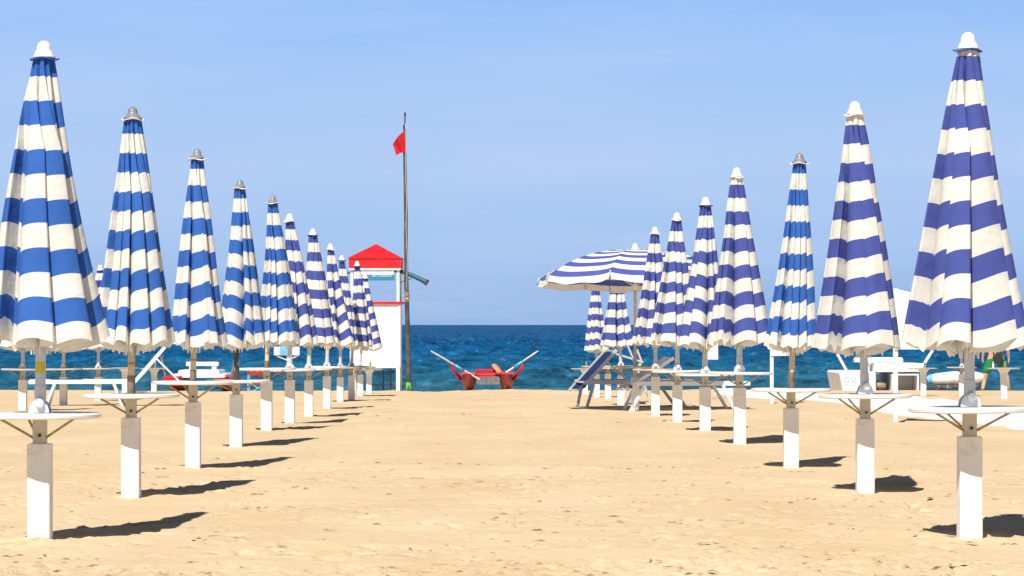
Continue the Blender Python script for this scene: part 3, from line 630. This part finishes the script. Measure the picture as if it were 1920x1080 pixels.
# ------------------------------------------------------------ lifeguard tower
def tower():
    D = 76.0; s = F / D; zb = float(gz0(D)); x = lambda p: (p - CX) / s; z = lambda p: EYE - (p - HY) / s
    t = thing('lifeguard_tower', 'white wooden lifeguard tower with a red pyramid roof', 'lifeguard tower', (x(703), D, zb))
    ox = x(703); X = lambda p: x(p) - ox; Zz = lambda p: z(p) - zb
    x0, x1 = X(656), X(750); dp = x1 - x0
    for (a, b_) in ((x0, 0), (x1 - .11, 0), (x0, dp - .11), (x1 - .11, dp - .11)):
        MB().box(a, a + .11, b_, b_ + .11, -.4, Zz(690), .005).build('leg', WPAINT, t)
        MB().box(a + .01, a + .10, b_ + .01, b_ + .10, Zz(567), Zz(506), .004).build('corner_post', PALE, t)
    bd = MB(); bd.box(x0, x1, 0, dp, Zz(690), Zz(570), .0); bd.build('cabin_wall', WPAINT, t)
    pl = MB()
    for zz in (586,): pl.box(x0 - .004, x1 + .02, -.012, -.002, Zz(zz) - .006, Zz(zz) + .006)
    pl.box(x1 - .06, x1 + .012, -.02, -.004, Zz(689), Zz(572)); pl.build('trim', WPAINT, t)
    MB().box(x0 - .05, x1 + .06, -.06, dp + .05, Zz(570), Zz(565.5), .004).build('sill', RPAINT, t)
    MB().box(X(654.5), X(751), -.04, dp + .04, Zz(506.5), Zz(502.5)).build('eaves_board', WPAINT, t)
    MB().box(X(654), X(752), -.05, dp + .05, Zz(502.5), Zz(485.5)).build('fascia', RPAINT, t)
    rf = MB(); e = Zz(485); k = .03; a, b_, c, d = X(653) - k * 0, X(753), -.07, dp + .07; cx, cy = (a + b_) / 2, dp / 2
    rf.add([(a, c, e), (b_, c, e), (b_, d, e), (a, d, e), (a, c, e + .03), (b_, c, e + .03), (b_, d, e + .03), (a, d, e + .03), (cx, cy, Zz(456))],
           [(3, 2, 1, 0), (0, 1, 5, 4), (1, 2, 6, 5), (2, 3, 7, 6), (3, 0, 4, 7), (4, 5, 8), (5, 6, 8), (6, 7, 8), (7, 4, 8)])
    rf.build('roof', RPAINT, t)
    MB().box(X(667), X(739), -.012, -.006, Zz(515), Zz(507), 0).build('banner_rail', PALE, t)
    bn = MB().box(X(663), X(740), -.006, .004, Zz(526), Zz(509)).build('banner', TEALC, t)
    MB().box(X(669), X(739.5), -.010, -.0065, Zz(520), Zz(509.6)).build('banner_print', GBLUE, bn)
    text_part('ASSOCIAZIONE', .085, PALE, bn, Matrix.Translation((X(712), -.0125, Zz(512.5))) @ FRONT, mirror=True)
    text_part('OPERATORI', .105, PALE, bn, Matrix.Translation((X(716), -.0125, Zz(517.6))) @ FRONT, mirror=True)
    # folded teal boom that sticks out under the roof
    MB().tube([(X(648), .3, Zz(512)), (X(700), .28, Zz(503)), (X(752), .2, Zz(509)), (X(772), .1, Zz(516)), (X(799), 0, Zz(529))], [.03, .04, .055, .06, .07], 10).build('boom', TEAL, t, True, 60)
    MB().tube([(X(797), .003, Zz(528)), (X(802), -.003, Zz(531))], .085, 10).build('boom_cap', GUN, t, True, 60)
    MB().tube([(X(773), .09, Zz(518)), (X(770), .09, Zz(523)), (X(760), .09, Zz(525)), (X(749), .02, Zz(531))], .012, 6).build('boom_wire', GUN, t, True)
    # ladder frame behind
    ld = MB()
    for xx in (716, 730): ld.beam((X(xx), dp * .6, -.3), (X(xx), dp * .6, Zz(690)), .03, .04)
    for zz in (701, 723): ld.beam((X(690), dp * .6 - .03, Zz(zz)), (X(734), dp * .6 - .03, Zz(zz)), .02, .03)
    ld.build('ladder', GUN, t)
tower()
def flagpole():
    D = 74.0; s = F / D; zb = float(gz0(D)); t = thing('flagpole', 'tall dark bent flagpole with a red flag beside the tower', 'flagpole', ((766 - CX) / s, D, zb))
    X = lambda p: (p - 766) / s; Z = lambda p: EYE - (p - HY) / s - zb
    pts = [(766, 745), (766, 690), (765, 640), (763.5, 590), (762, 540), (761.5, 500), (761, 450), (761, 400), (760, 350), (759, 300), (758.8, 250), (758, 234)]
    MB().tube([(X(a), .01 * math.sin(b * .05), Z(b)) for a, b in pts], [.072, .072, .068, .066, .062, .056, .053, .052, .048, .045, .04, .036], 12).build('pole', GUN, t, True, 60)
    MB().tube([(X(759), 0, Z(240)), (X(759.5), 0, Z(213))], .02, 8).tube([(X(759.3), 0, Z(217)), (X(759.5), 0, Z(211))], .032, 8).build('top_rod', GUN, t, True, 60)
    MB().tube([(X(766), 0, Z(748)), (X(766), 0, Z(717))], .0745, 12).build('painted_foot', GRN, t, True, 60)
    MB().tube([(X(759 + (762.5 - 759) * i / 20 + .8 * math.sin(i * .9)) + .02, -.05 - .02 * i / 20, Z(232 + 320 * i / 20)) for i in range(21)], .012, 5).build('halyard', ROPE, t, True)
    kn = MB()
    for i in range(9):
        a = [(X(762.3) + .078 * math.cos(q), .078 * math.sin(q), Z(549 + i * 1.9) + .02 * math.sin(q * 2 + i * 1.7)) for q in np.linspace(0, 6.28, 13)]
        kn.tube(a, .011, 5)
    kn.tube([(X(763), -.085, Z(558)), (X(766), -.09, Z(563)), (X(770), -.085, Z(564))], .010, 5).build('rope_knot', ROPE, t, True)
    # flag: limp cloth with folds
    nu, nv = 22, 18; P = []
    top = [(762, 244), (747, 259), (736, 270)]; bot = [(762, 284), (752, 288), (743.5, 291)]
    for i in range(nu):
        u = i / (nu - 1)
        tx = 762 - 26 * u; ty = 244 + 27 * u - 4 * math.sin(u * 3.1); bx = 762 - 18 * u; by = 283 + 8 * u + 1.5 * math.sin(u * 7)
        for j in range(nv):
            v = j / (nv - 1)
            P.append((X(tx * (1 - v) + bx * v), -.05 + .09 * math.sin(u * 8 + v * 2.5) * u, Z(ty * (1 - v) + by * v)))
    grid_mesh('flag', np.array(P), nu, nv, REDC, t)
flagpole()

# ------------------------------------------------------------ rowing catamarans
def hullsec(cx, w_, zb, zt, y, n=10, flat=.55):
    pts = []
    for i in range(n):
        a = math.pi * i / (n - 1); pts.append((cx - w_ / 2 * math.cos(a) ** 1 if False else cx - w_ / 2 * (abs(math.cos(a)) ** flat) * (1 if math.cos(a) > 0 else -1), y, zt - (zt - zb) * math.sin(a) ** .8))
    return pts
def pontoon(cx, w_, z0, z1, y0, y1, name, m, parent):
    secs = []
    for q in np.linspace(0, 1, 12):
        bow = min(1, (q / .28) ** .75) if q < .28 else 1; bow = max(bow, .12); st = 1 - .25 * max(0, (q - .8) / .2)
        secs.append(hullsec(cx, w_ * (bow * .88 + .12) * st if q < .28 else w_ * st, z0 + (1 - bow) * .22 + .02, z1 + (1 - bow) * .05, y0 + (y1 - y0) * q))
    return MB().hull(secs).build(name, m, parent, True, 45)
def rescue_boat():
    D = 75.0; s = F / D; zb = float(gz0(D)); t = thing('rescue_boat', 'red twin hulled rescue boat with raised white oars on the sand edge', 'rescue boat', ((911 - CX) / s, D, zb))
    X = lambda p: (p - 911) / s; Z = lambda p: EYE - (p - HY) / s - zb
    for c in (877.5, 950): pontoon(X(c), 27 / s, -.02, Z(704), 0, 3.6, 'hull', RDARK, t)
    dk = MB().box(X(890), X(950), .9, 2.4, Z(707.5), Z(702.5), .01).box(X(863), X(892), .7, 2.6, Z(704), Z(700.5), .01).box(X(938), X(964), .7, 2.6, Z(704), Z(700.5), .01).build('deck', RPAINT, t)
    MB().box(X(893), X(937), .75, .78, Z(722), Z(707), 0).tube([(X(910), .74, Z(706)), (X(911), .74, Z(722.5))], .012, 6).tube([(X(917), .74, Z(706)), (X(919), .74, Z(722.5))], .012, 6).build('net_panel', GREYC, t)
    P = [(X(891 + 38 * i / 9), .95 + .28 * math.sin(j / 7 * 3.14), Z(700.5) + (.105 + .012 * math.sin(i * 1.3)) * j / 7) for i in range(10) for j in range(8)]
    MB().box(X(891), X(929), .9, 1.3, Z(700.2), Z(693.6), .03).build('seat_cushion', REDC, t, True, 30)
    fb = []; A = Vector((X(939), .7, Z(701))); B = Vector((X(924.5), .9, Z(684)))
    MB().tube([A.lerp(B, q) for q in (0, .06, .2, .5, .8, .94, 1)], [.04, .085, .10, .105, .10, .08, .03], 12, .5).build('rescue_float', ORNG, t, True)
    for (a, b_, side) in (((898, 712), (809, 658), -1), ((949, 699), (1009, 658), 1)):
        A = Vector((X(a[0]), .45, Z(a[1]))); B = Vector((X(b_[0]), -.3 if side < 0 else .1, Z(b_[1])))
        oar = MB().tube([A, A.lerp(B, .5)], .028, 8).tube([A.lerp(B, .5), A.lerp(B, .56), A.lerp(B, .9), B], [.030, .055, .06, .035], 8, .35).build('oar', WPAINT, t, True, 50)
        MB().tube([A.lerp(B, .32 if side < 0 else .25), A.lerp(B, .5)], .034, 8).build('oar_sleeve', SKYB, oar, True)
        o = 843 if side < 0 else 983; i_ = 862 if side < 0 else 963
        MB().tube([(X(i_), .8, Z(713)), (X(o), .45, Z(683))], [.05, .035], 8).tube([(X(i_), 1.3, Z(710)), (X(o), .5, Z(684))], .025, 6).build('outrigger', RPAINT, t, True)
        MB().tube([(X(o), .3, Z(684)), (X(o), .6, Z(681))], .03, 8).build('oarlock', GUN, t)
        MB().tube([(X(870 if side < 0 else 949), .9, Z(704)), (X(872 if side < 0 else 948), .85, Z(697))], .035, 8).build('cleat', RPAINT, t)
rescue_boat()
def left_boat():
    D = 74.5; s = F / D; zb = float(gz0(D)); t = thing('pedal_boat', 'white decked boat on dark red hulls behind the third azure umbrella pole', 'boat', ((367 - CX) / s, D, zb))
    X = lambda p: (p - 367) / s; Z = lambda p: EYE - (p - HY) / s - zb
    for c in (323, 417): pontoon(X(c), 30 / s, -.05, Z(712), 0, 3.4, 'hull', RDARK, t)
    MB().box(X(305), X(337), -.02, 3.2, Z(712.5), Z(706), .03).box(X(401), X(432), -.02, 3.2, Z(712.5), Z(710.5), .01).build('gunwale', REDC, t)
    MB().box(X(319), X(418), .6, 2.8, Z(709), Z(702), .03).box(X(327), X(405), .8, 2.4, Z(703), Z(695), .04).build('deck', WPAINT, t, True, 30)
    bk = MB().box(X(341), X(403), .9, 1.15, Z(687), Z(679.5), .03).build('backrest', WPAINT, t, True, 30)
    for a in (347, 390): MB().box(X(a), X(a + 9), .92, 1.12, Z(695.5), Z(686.5), .01).build('backrest_stay', WPAINT, t)
    for (a, b_) in (((309, 708), (302, 672)), ((431, 709), (439, 680))):
        MB().tube([(X(a[0]), .2, Z(a[1])), (X(b_[0]), .1, Z(b_[1]))], .028, 8).tube([(X(b_[0]), .1, Z(b_[1])), (X(b_[0]) + .05, .1, Z(b_[1]) + .05)], .012, 5).tube([(X(b_[0]), .1, Z(b_[1])), (X(b_[0]) - .05, .1, Z(b_[1]) + .06)], .012, 5).build('oar', WOOD, t, True, 50)
left_boat()
def right_boat():
    D = 74.0; s = F / D; zb = float(gz0(D)); t = thing('rowing_catamaran', 'white twin hulled rowing boat with bench, between the two nearest indigo umbrellas', 'boat', ((1660 - CX) / s, D, zb))
    X = lambda p: (p - 1660) / s; Z = lambda p: EYE - (p - HY) / s - zb
    hull = MB().box(X(1574), X(1643), 0, 3.0, -.03, Z(697), .05, 1.0)
    hull.v = [(x * 1.0 + (0.10 if (z < .1 and x < X(1600)) else 0), y, z) for x, y, z in hull.v]
    hl = hull.build('hull', WPAINT, t, True, 30)
    text_part('98', .36, mat('faded_blue_ink', (.46, .58, .66), .6), hl, Matrix.Translation((X(1594), -.006, Z(716))) @ FRONT)
    MB().tube([(X(1643), .5, Z(711)), (X(1652), .5, Z(710))], [.14, .11], 10).build('hull_nose', SKYB, t, True, 40)
    # second hull, hollow towards the camera
    h2 = MB(); x0, x1, z0, z1 = X(1672), X(1723), -.03, Z(701)
    th = .04
    h2.box(x0, x0 + th, 0, 3, z0, z1).box(x1 - th, x1, 0, 3, z0, z1).box(x0 + th, x1 - th, 0, 3, z1 - th, z1).box(x0 + th, x1 - th, .9, .95, z0, z1 - th)
    h2.build('hull', WPAINT, t)
    MB().box(X(1640), X(1737), .05, 2.5, Z(697), Z(682), .04).build('deck', WPAINT, t, True, 30)
    MB().box(X(1606), X(1697), .3, .75, Z(679.5), Z(670.5), .05).build('bench', WPAINT, t, True, 30)
    for a in (1628, 1684): MB().box(X(a), X(a + 5), .4, .65, Z(697), Z(679.3)).build('bench_leg', WPAINT, t)
    MB().tube([(X(1647), .6, Z(733)), (X(1641), .3, Z(722)), (X(1663), .3, Z(724))], [.1, .12, .08], 8).build('fender', WOOD, t, True)
    for a, b_ in (((1594, 704), (1571, 664)), ((1728, 693), (1750, 656))):
        MB().beam((X(a[0]), .2, Z(a[1])), (X(b_[0]), .1, Z(b_[1])), .05, .07).build('oar', WPAINT, t)
    t2 = thing('dinghy', 'low white rounded boat with a blue nose behind the far round tables', 'boat', ((1780 - CX) / s, D, zb))
    X = lambda p: (p - 1780) / s
    MB().tube([(X(1750), .3, Z(711)), (X(1758), .3, Z(711)), (X(1790), .4, Z(709)), (X(1830), .5, Z(709)), (X(1850), .6, Z(708))], [.14, .17, .20, .21, .12], 16, .9).build('hull', WPAINT, t2, True, 50)
    MB().tube([(X(1741), .3, Z(713)), (X(1750), .3, Z(711))], [.10, .14], 12).build('nose', SKYB, t2, True, 40)
    MB().tube([(X(1738), .2, Z(727)), (X(1762), .2, Z(726)), (X(1840), .4, Z(726))], [.08, .1, .08], 10, .7).build('keel_float', BLACKP, t2, True, 40)
right_boat()

# ------------------------------------------------------------ folding chair, boards, walkway
def red_chair():
    D = 74.0; s = F / D; zb = float(gz0(D)); t = thing('folding_chair', 'red canvas folding chair with light blue legs near the water', 'folding chair', ((482 - CX) / s, D, zb))
    X = lambda p: (p - 482) / s; Z = lambda p: EYE - (p - HY) / s - zb
    for y in (0, .42):
        MB().beam((X(465), y, Z(740)), (X(465), y, Z(689)), .03, .03).build('leg', SKYB, t); MB().beam((X(501), y, Z(740)), (X(501), y, Z(689)), .03, .03).build('leg', SKYB, t)
        MB().beam((X(468), y + .01, Z(718)), (X(500), y + .01, Z(737)), .025, .028).beam((X(468), y - .016, Z(737)), (X(500), y - .016, Z(718)), .025, .028).build('cross_brace', SKYB, t)
    P = [(X(464 + 38 * i / 9), -.02 - .02 * math.sin(i / 9 * 3.14), Z(691 + 12 * j / 5)) for i in range(10) for j in range(6)]
    b = grid_mesh('back_canvas', np.array(P), 10, 6, REDC, t)
    text_part('R. Tamanari', .085, WCL, b, Matrix.Translation((X(485), -.045, Z(694.5))) @ FRONT)
    MB().box(X(464), X(502), .0, .42, Z(721), Z(716), .01).build('seat_canvas', REDC, t)
red_chair()
def board(px, base, label, x0, x1, y0, y1, postw=.06, mats=WPAINT, slope=0, sq=None, txt=None, posttop=None, D=None):
    g = ground(px, base); s = F / g.y; t = thing('notice_board', label, 'sign', g, 0)
    X = lambda p: (p - px) / s; Z = lambda p: (base - p) / s
    MB().box(-postw / 2, postw / 2, -postw / 2, postw / 2, -.3, Z(posttop or y0), .004).build('post', WPAINT, t)
    bd = MB().add([(X(x0), -.06, Z(y1)), (X(x1), -.06, Z(y1)), (X(x1), -.06, Z(y0 + slope)), (X(x0), -.06, Z(y0)), (X(x0), -.035, Z(y1)), (X(x1), -.035, Z(y1)), (X(x1), -.035, Z(y0 + slope)), (X(x0), -.035, Z(y0))],
                  [(0, 1, 2, 3), (7, 6, 5, 4), (0, 4, 5, 1), (1, 5, 6, 2), (2, 6, 7, 3), (3, 7, 4, 0)]).build('panel', mats, t)
    if sq:
        a, b_, c, d = sq; MB().box(X(a), X(b_), -.066, -.061, Z(d), Z(c)).build('picture', SKYB, bd)
    if txt: text_part(txt[0], txt[1], INKD, bd, Matrix.Translation((X(txt[2]), -.063, Z(txt[3]))) @ FRONT)
    return t, X, Z
board(1447, 758, 'white notice board on a slim post between the azure umbrella and the tall indigo one', 1444.5, 1485, 586, 667, .065, txt=('r', .12, 1448, 604))
board(1679, 789, 'big white notice board on a post between the two nearest indigo umbrellas', 1676, 1752, 541, 655, .065, slope=18)
t_, X_, Z_ = board(540, 745, 'small white board with a light blue square behind the slim azure umbrella', 514, 562, 650, 666, .05, sq=(525, 540, 651, 665))
MB().tube([(X_(518), -.03, Z_(667)), (X_(540), -.03, Z_(676)), (X_(560), -.03, Z_(666))], .012, 6).build('bracket', WPAINT, t_)
board(1322, 747, 'small blank white board just left of the tall indigo umbrella pole', 1318, 1346, 648, 674, .05)
def walkway():
    lo = [(1340, 738), (1400, 745), (1460, 748), (1520, 753), (1600, 761), (1660, 774), (1720, 782), (1800, 789), (1870, 799), (1930, 809), (2060, 836), (2250, 880)]
    up = [(1340, 733.6), (1400, 734.2), (1460, 737), (1520, 740), (1600, 744), (1660, 747), (1720, 750), (1800, 757), (1870, 768), (1930, 775), (2060, 793), (2250, 815)]
    A = [ground(*p) for p in lo]; B = [ground(*p) for p in up]; P = []; n = 130; m = 18
    def ev(Q, u):
        k = u * (len(Q) - 1); i = min(int(k), len(Q) - 2); return Q[i].lerp(Q[i + 1], k - i)
    for i in range(n):
        a, b_ = ev(A, i / (n - 1)), ev(B, i / (n - 1))
        for j in range(m):
            v = j / (m - 1); wob = .07 * math.sin(i * .9) + .05 * math.sin(i * 2.3)
            p = a.lerp(b_, v); p.y += wob * (1 if j == 0 else 0)
            z = surf(p.x, p.y) + .05 + .02 * math.sin(i * .7 + j) - (.16 if j in (0, m - 1) else 0)
            P.append((p.x, p.y, max(z, gz0(p.y) + .02) if j not in (0, m - 1) else z))
    o = grid_mesh('walkway', np.array(P), n, m, MAT_W); o['kind'] = 'structure'; o['label'] = 'white cloth walkway laid over the sand on the right'
walkway()

# ------------------------------------------------------------ people
def skin_obj(name, joints, edges, m, parent, sub=2):
    me = bpy.data.meshes.new(name); me.from_pydata([j[:3] for j in joints], edges, []); me.update(); me.materials.append(m)
    o = bpy.data.objects.new(name, me); C.objects.link(o); o.parent = parent
    bpy.context.view_layer.objects.active = o
    md = o.modifiers.new('skin', 'SKIN'); md.use_smooth_shade = True
    for i, j in enumerate(joints):
        v = me.skin_vertices[0].data[i]; r = j[3]; v.radius = r if hasattr(r, '__len__') else (r, r)
    me.skin_vertices[0].data[0].use_root = True
    sb = o.modifiers.new('sub', 'SUBSURF'); sb.levels = sub; sb.render_levels = sub
    return o
def person(px, D, label, rz, shorts, top, stride=.16, bag=False, dy=0, lean=0):
    s = F / D; zb = float(gz0(D)); t = thing('person', label, 'person', ((px - CX) / s, D, zb), rz)
    J = [(0, 0, .95, (.155, .11)), (0, 0, 1.12, (.135, .10)), (0, 0, 1.32, (.165, .115)), (0, 0, 1.44, (.13, .08)), (0, -.01, 1.52, .052), (0, -.02, 1.585, .06), (0, -.025, 1.66, (.078, .092)), (0, -.02, 1.73, (.062, .075))]
    E = [(0, 1), (1, 2), (2, 3), (3, 4), (4, 5), (5, 6), (6, 7)]
    for sd in (-1, 1):
        b = len(J); st = stride * sd
        J += [(sd * .10, 0, .88, .088), (sd * (.12 + abs(stride) * .4), st * .3, .50, .058), (sd * (.12 + abs(stride) * .6), st * .1, .30, .052), (sd * (.13 + abs(stride) * .7), st * .5 + .02, .08, .036), (sd * (.14 + abs(stride) * .7), st * .5 - .06, .035, (.035, .03)), (sd * (.15 + abs(stride) * .7), st * .5 - .15, .025, (.038, .02))]
        E += [(0, b), (b, b + 1), (b + 1, b + 2), (b + 2, b + 3), (b + 3, b + 4), (b + 4, b + 5)]
        b = len(J)
        J += [(sd * .19, 0, 1.40, .058), (sd * .25, .01, 1.13, .040), (sd * .27, -.04, .90, .027), (sd * .275, -.05, .83, (.03, .018))]
        E += [(3, b), (b, b + 1), (b + 1, b + 2), (b + 2, b + 3)]
        for q in range(4):
            c = len(J); yy = -.075 + .017 * q; J += [(sd * (.272 - .003 * q), yy, .80, .0095), (sd * (.268), yy - .004, .755 - (.008 if q in (1, 2) else 0), .008)]; E += [(b + 3, c), (c, c + 1)]
        c = len(J); J += [(sd * .26, -.085, .83, .011), (sd * .25, -.10, .795, .009)]; E += [(b + 3, c), (c, c + 1)]
    skin_obj('body', J, E, SKIN, t)
    sj = [(0, 0, .97, (.172, .125)), (0, 0, .90, (.18, .13))]; se = [(0, 1)]
    for sd in (-1, 1):
        b = len(sj); st = stride * sd
        sj += [(sd * .105, 0, .83, .112), (sd * (.12 + abs(stride) * .25), st * .2, .62, .108), (sd * (.122 + abs(stride) * .4), st * .3, .46, .106)]; se += [(1, b), (b, b + 1), (b + 1, b + 2)]
    skin_obj('shorts', sj, se, shorts, t)
    tj = [(0, 0, .99, (.172, .125)), (0, 0, 1.12, (.158, .12)), (0, 0, 1.32, (.18, .13)), (0, 0, 1.45, (.12, .085))]; te = [(0, 1), (1, 2), (2, 3)]
    for sd in (-1, 1): b = len(tj); tj += [(sd * .19, 0, 1.405, .075), (sd * .23, 0, 1.24, .062)]; te += [(3, b), (b, b + 1)]
    skin_obj('shirt', tj, te, top, t)
    hr = MB().lathe([(.0, 1.80), (.045, 1.795), (.078, 1.76), (.09, 1.71), (.088, 1.66), (.07, 1.62)], 16, (0, .0)); hr.v = [(x * .95, y * 1.08 + .012, z) for x, y, z in hr.v]
    hr.build('hair', HAIR, t, True)
    fc = MB()
    for sd in (-1, 1): fc.tube([(sd * .03, -.112, 1.672), (sd * .03, -.12, 1.672)], .010, 8)
    fc.build('eyes', INKD, t); MB().tube([(0, -.108, 1.675), (0, -.135, 1.642), (0, -.112, 1.636)], [.008, .014, .010], 8).build('nose', SKIN, t, True)
    MB().tube([(-.025, -.112, 1.605), (0, -.120, 1.603), (.025, -.112, 1.605)], [.004, .008, .004], 6).build('mouth', REDC, t, True)
    ea = MB()
    for sd in (-1, 1): ea.tube([(sd * .078, -.015, 1.63), (sd * .09, -.01, 1.655), (sd * .085, -.012, 1.685)], [.010, .016, .010], 8)
    ea.build('ears', SKIN, t, True)
    if bag:
        t.scale = (1.3, 1.15, 1.02)
        bg_ = thing('shoulder_bag', 'dark grey sling bag hanging at the hip of the person in green shorts', 'bag', ((px - CX) / s + .02, D - .25, zb + .86))
        MB().hull([[(-.15, 0, z1_), (.13, 0, z1_), (.13, .08, z1_), (-.15, .08, z1_)] if k == 1 else [(-.03, .01, z1_), (.05, .01, z1_), (.05, .07, z1_), (-.03, .07, z1_)] if k == 0 else [(-.02, .02, z1_), (.14, .02, z1_), (.14, .07, z1_), (-.02, .07, z1_)] for k, z1_ in ((0, -.08), (1, .06), (2, .22))]).build('pouch', BLK, bg_, True, 50)
        MB().tube([(.06, .03, .2), (.14, .08, .42), (.12, .16, .60)], .014, 6).tube([(-.1, .03, .1), (-.14, .12, .4), (-.05, .18, .62)], .014, 6).build('strap', BLK, bg_, True)
    return t
person(1867, 74.5, 'person in green knee length shorts and white top standing by the water', R(170), GREEN, WCL, .20, True)
# far pedal boat at the right edge, with a bather standing on it
BD = 255.0; bx = (1917 - CX) * BD / F
t = thing('pedal_boat', 'distant white pedal boat on the sea at the right edge', 'boat', (bx, BD, SEA))
MB().hull([[(x_ * k, y_ * k, z_) for x_, y_ in ((-1.2, -.7), (1.2, -.7), (1.5, 0), (1.2, .7), (-1.2, .7))] for k, z_ in ((.85, -.2), (1, .25), (.96, .42), (.5, .46))]).build('hull', WPAINT, t)
MB().box(-.9, -.6, -.4, .4, .40, .95, .04).build('seat', SKYB, t)
pp = person(1917, BD, 'bather in navy shorts standing on the distant pedal boat at the right edge', R(160), NAVY, SKIN, .1)
pp.location.z = SEA + .44
